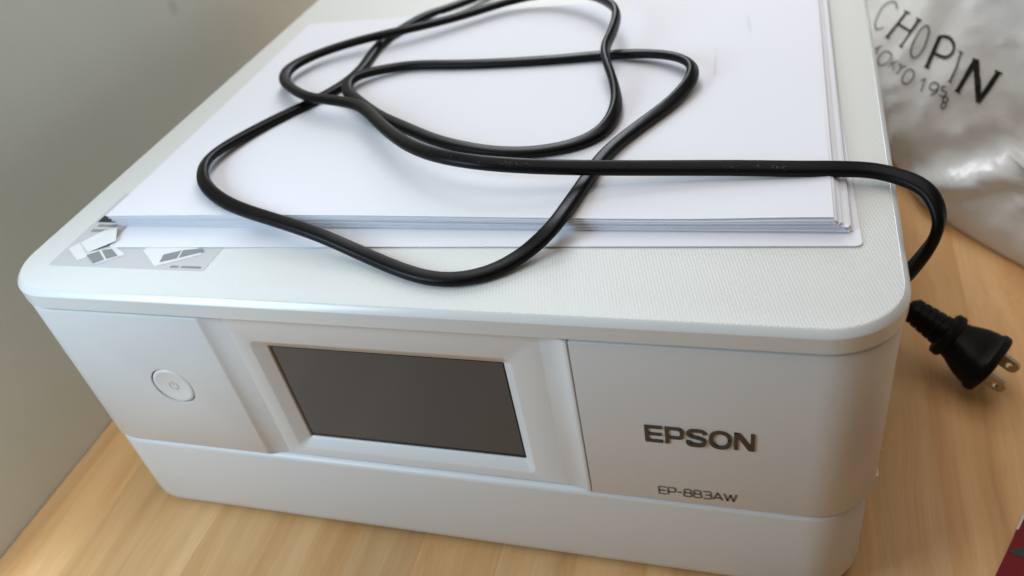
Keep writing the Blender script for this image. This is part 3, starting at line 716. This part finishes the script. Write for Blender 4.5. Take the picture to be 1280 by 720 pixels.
# lettering strokes in millimetres on the bag's face: material, name, [(points, width)]
BAG_TEXT = [('ink_grey','letter',[([(-70.1,105.2),(-70.4,105.6),(-70.9,106.1),(-71.4,106.8),(-72.0,107.4),(-72.6,107.8),(-73.2,108.2),(-73.9,108.5),(-74.6,108.7),(-75.2,108.8),(-75.8,108.9),(-76.4,108.8),(-77.0,108.6),(-77.5,108.4),(-78.0,108.0),(-78.5,107.6),(-78.9,107.0),(-79.4,106.3),(-79.9,105.5),(-80.2,104.7),(-80.4,103.7),(-80.4,102.7),(-80.3,101.5),(-80.2,100.3),(-79.9,99.0),(-79.7,97.9),(-79.3,96.8),(-79.0,95.7),(-78.5,94.7),(-78.0,93.8),(-77.4,93.0),(-76.8,92.3),(-76.1,91.7),(-75.5,91.2),(-74.9,90.9),(-74.2,90.8),(-73.6,91.0),(-72.9,91.4),(-72.2,92.0),(-71.5,92.6),(-71.1,92.9)],0.73)]),('ink','letter',[([(-61.2,105.5),(-61.8,102.7),(-62.4,99.9),(-63.0,97.0),(-63.7,94.2),(-64.3,91.3),(-64.9,88.4)],1.37),([(-63.8,105.8),(-62.8,105.7),(-61.8,105.6),(-60.9,105.5),(-60.0,105.4),(-59.0,105.3),(-58.1,105.2)],0.73),([(-48.5,103.3),(-49.0,100.5),(-49.5,97.7),(-50.0,94.8),(-50.5,91.9),(-50.9,89.0),(-51.3,86.1)],1.28),([(-50.9,103.8),(-50.0,103.7),(-49.1,103.6),(-48.5,103.5),(-47.8,103.3),(-47.2,103.2),(-46.6,103.1)],0.73),([(-63.1,97.7),(-60.9,97.4),(-58.7,97.1),(-56.6,96.7),(-54.5,96.4),(-52.2,96.1),(-49.5,95.8)],1.0),([(-66.2,88.6),(-65.6,88.5),(-65.1,88.4),(-64.5,88.3),(-64.0,88.2),(-63.4,88.1),(-62.9,88.0)],0.73),([(-53.7,86.3),(-52.9,86.2),(-52.0,86.2),(-51.1,86.1),(-50.2,86.0),(-49.4,86.0),(-48.7,85.9)],0.73)]),('ink_grey','letter',[([(-42.0,101.4),(-42.5,101.3),(-42.9,101.0),(-43.3,100.5),(-43.7,99.9),(-44.0,99.1),(-44.3,98.1),(-44.5,96.9),(-44.5,95.6),(-44.4,94.1),(-44.2,92.3),(-44.0,90.6),(-43.7,89.0),(-43.4,87.6),(-43.1,86.3),(-42.7,85.1),(-42.3,84.2),(-41.7,83.4),(-41.2,82.9),(-40.6,82.5),(-40.0,82.4),(-39.4,82.5),(-38.8,82.9),(-38.4,83.5),(-38.0,84.3),(-37.7,85.5),(-37.5,87.0),(-37.4,88.7),(-37.4,90.3),(-37.6,92.0),(-37.9,93.8),(-38.2,95.6),(-38.6,97.0),(-38.9,98.2),(-39.4,99.2),(-39.8,100.0),(-40.2,100.6),(-40.7,101.0),(-41.1,101.3),(-41.6,101.4),(-42.0,101.4)],0.82)]),('ink','letter',[([(-32.0,98.5),(-31.7,95.4),(-31.4,92.3),(-31.1,89.2),(-30.7,86.1),(-30.1,83.0),(-29.4,79.9)],2.01),([(-32.2,98.1),(-31.5,98.3),(-30.5,98.6),(-29.0,99.0),(-27.6,99.2),(-26.2,99.2),(-24.8,99.0),(-23.3,98.7),(-21.8,98.2),(-20.6,97.6),(-19.5,97.0),(-18.7,96.2),(-18.1,95.3),(-17.6,94.4),(-17.3,93.4),(-17.3,92.5),(-17.6,91.7),(-18.1,90.9),(-18.8,90.1),(-19.6,89.4),(-20.5,88.8),(-21.2,88.5),(-22.1,88.3),(-23.1,88.2),(-24.1,88.2),(-25.2,88.2),(-26.3,88.2),(-27.6,88.3),(-28.9,88.5),(-30.0,88.6),(-30.8,88.7)],1.37),([(-31.2,79.9),(-30.6,79.9),(-30.0,79.8),(-29.3,79.8),(-28.6,79.8),(-28.0,79.8),(-27.3,79.7)],0.73)]),('ink_grey','letter',[([(-11.6,94.2),(-11.3,92.8),(-11.0,91.4),(-10.7,90.0),(-10.3,88.6),(-9.9,87.2),(-9.5,85.8),(-9.4,84.4),(-9.5,83.0),(-9.4,81.5),(-9.4,80.1),(-9.4,78.6),(-9.5,77.1)],1.1),([(-13.5,94.3),(-12.9,94.2),(-12.3,94.0),(-11.6,93.9),(-11.0,93.8),(-10.4,93.6),(-9.8,93.5)],0.64),([(-10.7,77.2),(-10.3,77.2),(-9.9,77.1),(-9.5,77.1),(-9.1,77.0),(-8.7,76.9),(-8.4,76.9)],0.64)]),('ink','letter',[([(-1.2,91.9),(-1.2,88.9),(-1.3,85.9),(-1.8,82.9),(-2.5,79.8),(-3.0,76.7),(-3.4,73.6)],2.19),([(-1.2,92.4),(0.9,89.1),(2.9,85.7),(5.1,82.4),(7.0,79.0),(8.8,75.6),(10.7,72.3)],2.19),([(11.8,90.4),(11.6,87.4),(11.4,84.3),(11.3,81.2),(11.1,78.1),(10.9,75.0),(10.6,71.8)],2.01),([(9.7,90.3),(10.4,90.2),(11.1,90.1),(11.8,90.0),(12.4,89.9),(13.2,89.9),(14.0,89.8)],0.82),([(-5.2,73.8),(-4.5,73.7),(-3.9,73.6),(-3.2,73.4),(-2.6,73.3),(-1.9,73.2),(-1.2,73.0)],0.82),([(-3.2,92.5),(-2.7,92.5),(-2.2,92.4),(-1.8,92.4),(-1.3,92.4),(-0.9,92.4),(-0.5,92.3)],0.82)]),('ink_grey','small_letter',[([(-68.0,79.6),(-67.5,80.1),(-66.9,80.7),(-66.4,81.2),(-65.9,81.7),(-65.3,82.2),(-64.8,82.7)],0.73),([(-66.3,81.4),(-66.2,80.6),(-66.1,79.8),(-66.0,79.0),(-65.9,78.3),(-65.8,77.5),(-65.6,76.7)],0.73)]),('ink_grey','small_letter',[([(-58.2,80.7),(-59.0,80.7),(-60.0,80.6),(-60.9,80.3),(-61.6,79.8),(-62.1,79.1),(-62.5,78.1),(-62.8,77.0),(-62.8,76.0),(-62.7,75.1),(-62.5,74.1),(-62.1,73.3),(-61.7,72.6),(-61.1,72.2),(-60.3,72.0),(-59.5,72.0),(-58.7,72.1),(-57.9,72.6),(-56.9,73.2),(-56.0,74.0),(-55.3,74.9),(-54.9,75.9),(-54.7,77.0),(-54.6,78.2),(-54.9,79.1),(-55.4,79.7),(-56.3,80.2),(-57.3,80.5),(-58.2,80.7)],0.73)]),('ink_grey','small_letter',[([(-51.7,78.4),(-51.8,77.5),(-52.0,76.5),(-52.3,75.5),(-52.5,74.5),(-52.7,73.4),(-52.9,72.4)],0.73),([(-46.5,77.9),(-47.4,77.5),(-48.3,77.0),(-49.1,76.5),(-50.1,76.0),(-51.2,75.5),(-52.2,75.0)],0.73),([(-51.0,75.6),(-50.3,75.1),(-49.7,74.5),(-49.1,73.9),(-48.6,73.3),(-48.1,72.7),(-47.6,72.1)],0.73)]),('ink_grey','small_letter',[([(-45.3,77.1),(-44.9,76.8),(-44.6,76.4),(-44.3,76.0),(-43.9,75.7),(-43.6,75.3),(-43.3,74.9)],0.73),([(-41.4,76.8),(-41.6,76.5),(-41.9,76.2),(-42.2,75.9),(-42.5,75.6),(-42.9,75.2),(-43.3,74.9),(-43.3,74.2),(-43.4,73.6),(-43.6,72.9),(-43.8,72.1),(-44.0,71.4),(-44.2,70.7)],0.73)]),('ink_grey','small_letter',[([(-36.1,75.6),(-36.8,75.7),(-37.5,75.7),(-38.3,75.5),(-38.8,75.1),(-39.2,74.4),(-39.4,73.4),(-39.5,72.3),(-39.5,71.3),(-39.4,70.4),(-39.2,69.5),(-39.0,68.7),(-38.7,68.1),(-38.2,67.6),(-37.5,67.3),(-36.8,67.1),(-36.2,67.1),(-35.6,67.2),(-35.0,67.6),(-34.5,68.1),(-34.1,68.8),(-33.7,69.8),(-33.6,70.9),(-33.5,72.1),(-33.6,73.1),(-34.1,73.9),(-34.7,74.6),(-35.4,75.2),(-36.1,75.6)],0.73)]),('ink_grey','small_letter',[([(-28.0,71.9),(-27.6,72.2),(-27.3,72.5),(-26.9,72.8),(-26.5,73.1),(-26.2,73.4),(-25.8,73.8),(-25.6,72.5),(-25.4,71.3),(-25.1,70.1),(-24.9,68.9),(-24.6,67.7),(-24.4,66.4)],0.73)]),('ink_grey','small_letter',[([(-14.6,72.9),(-15.2,73.3),(-16.1,73.6),(-17.1,73.8),(-17.9,73.8),(-18.7,73.6),(-19.4,73.3),(-20.0,72.8),(-20.4,72.3),(-20.5,71.8),(-20.5,71.2),(-20.3,70.6),(-19.9,70.1),(-19.3,69.7),(-18.5,69.5),(-17.6,69.3),(-16.9,69.3),(-16.1,69.5),(-15.4,69.9),(-14.8,70.3),(-14.5,70.8),(-14.3,71.3),(-14.3,71.8),(-14.3,72.4),(-14.6,72.9)],0.73),([(-14.4,72.9),(-14.3,72.4),(-14.3,71.8),(-14.2,71.2),(-14.2,70.6),(-14.1,70.1),(-14.1,69.5),(-14.4,69.0),(-14.7,68.4),(-15.1,67.9),(-15.5,67.3),(-15.9,66.8),(-16.4,66.2)],0.73)]),('ink_grey','small_letter',[([(-9.9,73.6),(-10.3,73.6),(-10.7,73.5),(-11.1,73.5),(-11.5,73.4),(-12.0,73.4),(-12.4,73.3),(-12.3,72.9),(-12.2,72.6),(-12.1,72.2),(-12.1,71.8),(-12.0,71.4),(-12.0,71.0)],0.73),([(-12.0,71.0),(-11.7,71.1),(-11.2,71.2),(-10.7,71.3),(-10.2,71.3),(-9.7,71.3),(-9.4,71.1),(-9.1,70.9),(-8.9,70.6),(-8.8,70.3),(-8.7,70.0),(-8.8,69.6),(-9.1,69.1),(-9.3,68.7),(-9.7,68.3),(-10.0,68.0),(-10.3,68.0),(-10.7,68.0),(-11.2,68.1),(-11.6,68.2),(-11.9,68.3)],0.73)]),('ink_grey','small_letter',[([(-7.8,68.6),(-8.1,68.6),(-8.6,68.4),(-9.0,68.1),(-9.2,67.8),(-9.3,67.3),(-9.3,66.7),(-9.3,66.2),(-9.1,65.8),(-8.8,65.6),(-8.3,65.5),(-7.9,65.5),(-7.5,65.6),(-7.2,65.9),(-6.9,66.3),(-6.6,66.8),(-6.6,67.2),(-6.7,67.6),(-7.0,68.0),(-7.4,68.4),(-7.8,68.6)],0.73),([(-7.5,65.6),(-7.8,65.5),(-8.3,65.1),(-8.7,64.7),(-8.9,64.2),(-8.9,63.7),(-8.7,63.1),(-8.5,62.5),(-8.2,62.2),(-7.9,62.0),(-7.5,61.9),(-7.1,61.9),(-6.8,62.1),(-6.6,62.5),(-6.4,63.1),(-6.4,63.7),(-6.4,64.2),(-6.5,64.7),(-6.8,65.1),(-7.1,65.5),(-7.5,65.6)],0.73)])]
for mat, name, strokes in BAG_TEXT:
    bm = bmesh.new()
    for pts, w in strokes:
        fine = []
        for a, b in zip(pts, pts[1:]):
            m_ = max(1, int(math.hypot(b[0]-a[0], b[1]-a[1])/0.5))
            fine += [(a[0]+(b[0]-a[0])*k/m_, a[1]+(b[1]-a[1])*k/m_) for k in range(m_)]
        ribbon(bm, fine + [pts[-1]], w*(1.3 if mat == 'ink' else 1.0), on_bag)
    obj(name, bm, M[mat], film)
# markings moulded into the cord, strokes in millimetres on its upper side
CORD_TEXT = [[[(-66.08,4.44),(-66.91,4.16),(-67.75,3.87),(-66.78,3.28),(-65.82,2.7)],[(-65.18,2.38),(-65.29,3.46),(-65.48,4.56),(-64.8,4.44),(-64.12,4.33),(-63.96,4.04),(-63.81,3.74),(-63.87,3.49),(-63.94,3.24),(-64.61,3.35),(-65.29,3.46)],[(-61.66,3.59),(-62.01,3.81),(-62.37,4.03),(-62.78,3.89),(-63.2,3.75),(-63.04,3.46),(-62.89,3.17),(-62.26,2.92),(-61.63,2.68),(-61.55,2.38),(-61.47,2.08),(-61.84,1.99),(-62.21,1.89),(-62.61,2.08),(-63.01,2.27)],[(-61.06,3.6),(-60.12,3.02),(-59.19,2.44),(-60.01,2.16),(-60.85,1.87)],[(-57.12,1.04),(-57.81,1.15),(-58.5,1.27),(-58.59,2.34),(-58.73,3.41),(-58.03,3.29),(-57.33,3.17)],[(-58.59,2.34),(-58.0,2.24),(-57.41,2.14)]],[[(-51.98,2.39),(-51.9,1.54),(-51.84,0.69),(-52.09,0.5),(-52.34,0.31),(-52.59,0.49),(-52.86,0.68)],[(-49.95,0.09),(-50.6,0.15),(-51.26,0.21),(-51.31,1.27),(-51.41,2.33),(-50.75,2.27),(-50.1,2.21)],[(-51.31,1.27),(-50.76,1.22),(-50.2,1.17)],[(-49.53,2.16),(-48.83,2.09),(-48.13,2.02)],[(-48.83,2.09),(-48.74,1.03),(-48.68,-0.02)]],[[(-43.04,-0.55),(-43.08,0.5),(-43.16,1.55)],[(-41.67,-0.67),(-41.71,0.37),(-41.78,1.42)],[(-43.08,0.5),(-42.4,0.44),(-41.71,0.37)],[(-41.12,-0.72),(-41.17,0.32),(-41.24,1.37),(-40.84,1.34),(-40.45,1.3),(-40.14,0.96),(-39.83,0.61),(-39.8,0.19),(-39.78,-0.22),(-40.06,-0.51),(-40.35,-0.8),(-40.74,-0.76),(-41.12,-0.72)],[(-37.94,0.75),(-38.24,0.93),(-38.54,1.12),(-38.92,0.94),(-39.29,0.77),(-39.18,0.5),(-39.07,0.23),(-38.52,0.04),(-37.98,-0.14),(-37.92,-0.43),(-37.87,-0.72),(-38.2,-0.84),(-38.54,-0.97),(-38.88,-0.81),(-39.23,-0.65)],[(-36.6,-1.09),(-36.92,-0.87),(-37.23,-0.64),(-37.26,-0.02),(-37.29,0.61),(-37.0,0.8),(-36.7,1.0),(-36.37,0.77),(-36.04,0.55),(-36.0,-0.08),(-35.98,-0.7),(-36.29,-0.9),(-36.6,-1.09)],[(-35.36,-0.11),(-34.88,-0.13),(-34.4,-0.15)],[(-33.69,-1.23),(-33.72,-0.19),(-33.78,0.86)],[(-31.72,0.34),(-32.02,0.57),(-32.32,0.79),(-32.64,0.54),(-32.96,0.3),(-32.94,-0.22),(-32.91,-0.74),(-32.57,-1.02),(-32.23,-1.3),(-31.95,-1.1),(-31.66,-0.91)],[(-30.98,-1.35),(-31.02,-0.31),(-31.07,0.73)]],[[(41.25,-1.05),(41.01,-0.87),(40.77,-0.68),(40.48,-0.91),(40.18,-1.14),(40.16,-1.61),(40.16,-2.07),(40.44,-2.31),(40.73,-2.54),(40.99,-2.36),(41.25,-2.17),(41.25,-1.94),(41.25,-1.71),(41.03,-1.71),(40.81,-1.7)],[(41.75,-2.55),(41.76,-1.62),(41.8,-0.68),(42.12,-1.25),(42.44,-1.81),(42.81,-1.25),(43.19,-0.69),(43.15,-1.63),(43.14,-2.56)],[(44.77,-1.08),(44.53,-0.89),(44.29,-0.7),(44.0,-0.93),(43.71,-1.16),(43.68,-1.63),(43.68,-2.09),(43.96,-2.33),(44.24,-2.56),(44.49,-2.38),(44.73,-2.19)]],[[(51.47,-0.83),(52.03,-0.84),(52.6,-0.85)],[(52.03,-0.84),(51.98,-1.76),(51.97,-2.69)]],[[(57.89,-2.8),(57.37,-2.79),(56.86,-2.78),(56.87,-1.86),(56.93,-0.94),(57.45,-0.95),(57.96,-0.96)],[(56.87,-1.86),(57.31,-1.87),(57.75,-1.88)],[(58.33,-2.81),(58.35,-1.89),(58.41,-0.97),(58.7,-1.53),(59.01,-2.09),(59.38,-1.54),(59.75,-1.0),(59.69,-1.92),(59.68,-2.83)],[(61.28,-1.4),(61.06,-1.21),(60.83,-1.02),(60.54,-1.24),(60.25,-1.47),(60.22,-1.93),(60.2,-2.39),(60.48,-2.62),(60.75,-2.85),(60.99,-2.68),(61.23,-2.5)]]]
c_o, c_d, c_1, c_2 = Vector((0.25, 0.072, 0.156)), Vector((-0.1885, 0.8384, -0.5114)), Vector((0.9821, 0.161, -0.0982)), Vector((0, 0.5207, 0.8537))
def on_cord(p):
    h = bvh_cord.ray_cast(c_o + c_1*p.x/1000 + c_2*p.y/1000 - c_d*0.1, c_d)
    if h[0] is None: return None
    nn = h[1] if h[1].dot(c_d) < 0 else -h[1]
    return h[0] + nn*0.00012
for strokes in CORD_TEXT:
    bm = bmesh.new()
    for pts in strokes: ribbon(bm, pts, 0.28, on_cord)
    obj('moulded_marking', bm, M['emboss'], cable)['kind'] = 'stuff'

# ------------------------------------------------------------------ red card lying on the table at the lower right
red = thing('red_card', 'dark red card with black pointed pattern lying at the table edge, lower right', 'card')
rd = Vector((0.0148, 0.0300)).normalized(); rn = Vector((rd.y, -rd.x)); r0 = Vector((0.3976, 0.0232))
def rp(u, v): q = r0 + rd*u + rn*v; return (q.x, q.y)
bm = bmesh.new(); prism(bm, [rp(-0.06, 0), rp(-0.06, 0.085), rp(0.036, 0.085), rp(0.036, 0)][::-1], 0.0006, 0.0042, 0.0002)
bmesh.ops.recalc_face_normals(bm, faces=bm.faces)
obj('card_body', bm, M['red'], red)
bm = bmesh.new()
for k in range(-3, 2):
    q = rp(0.0066 + k*0.022, 0.0004)
    bm.faces.new([bm.verts.new((q[0] + v*0.995 - a*0.1, q[1] + v*0.1 + a*0.995, 0.00435)) for a, v in ((0, 0), (-0.0018, 0.003), (-0.0032, 0.008), (-0.0035, 0.013), (-0.0020, 0.020), (0, 0.026), (0.0020, 0.020), (0.0035, 0.013), (0.0032, 0.008), (0.0018, 0.003))])
obj('printed_pattern', bm, M['black_card'], red)
bm = bmesh.new(); prism(bm, [rp(0.0185, -0.0005), rp(0.0190, 0.0003), rp(0.0358, 0.0004), rp(0.0358, -0.0006)], 0.0006, 0.0045)
obj('card_edge', bm, M['card_edge'], red)
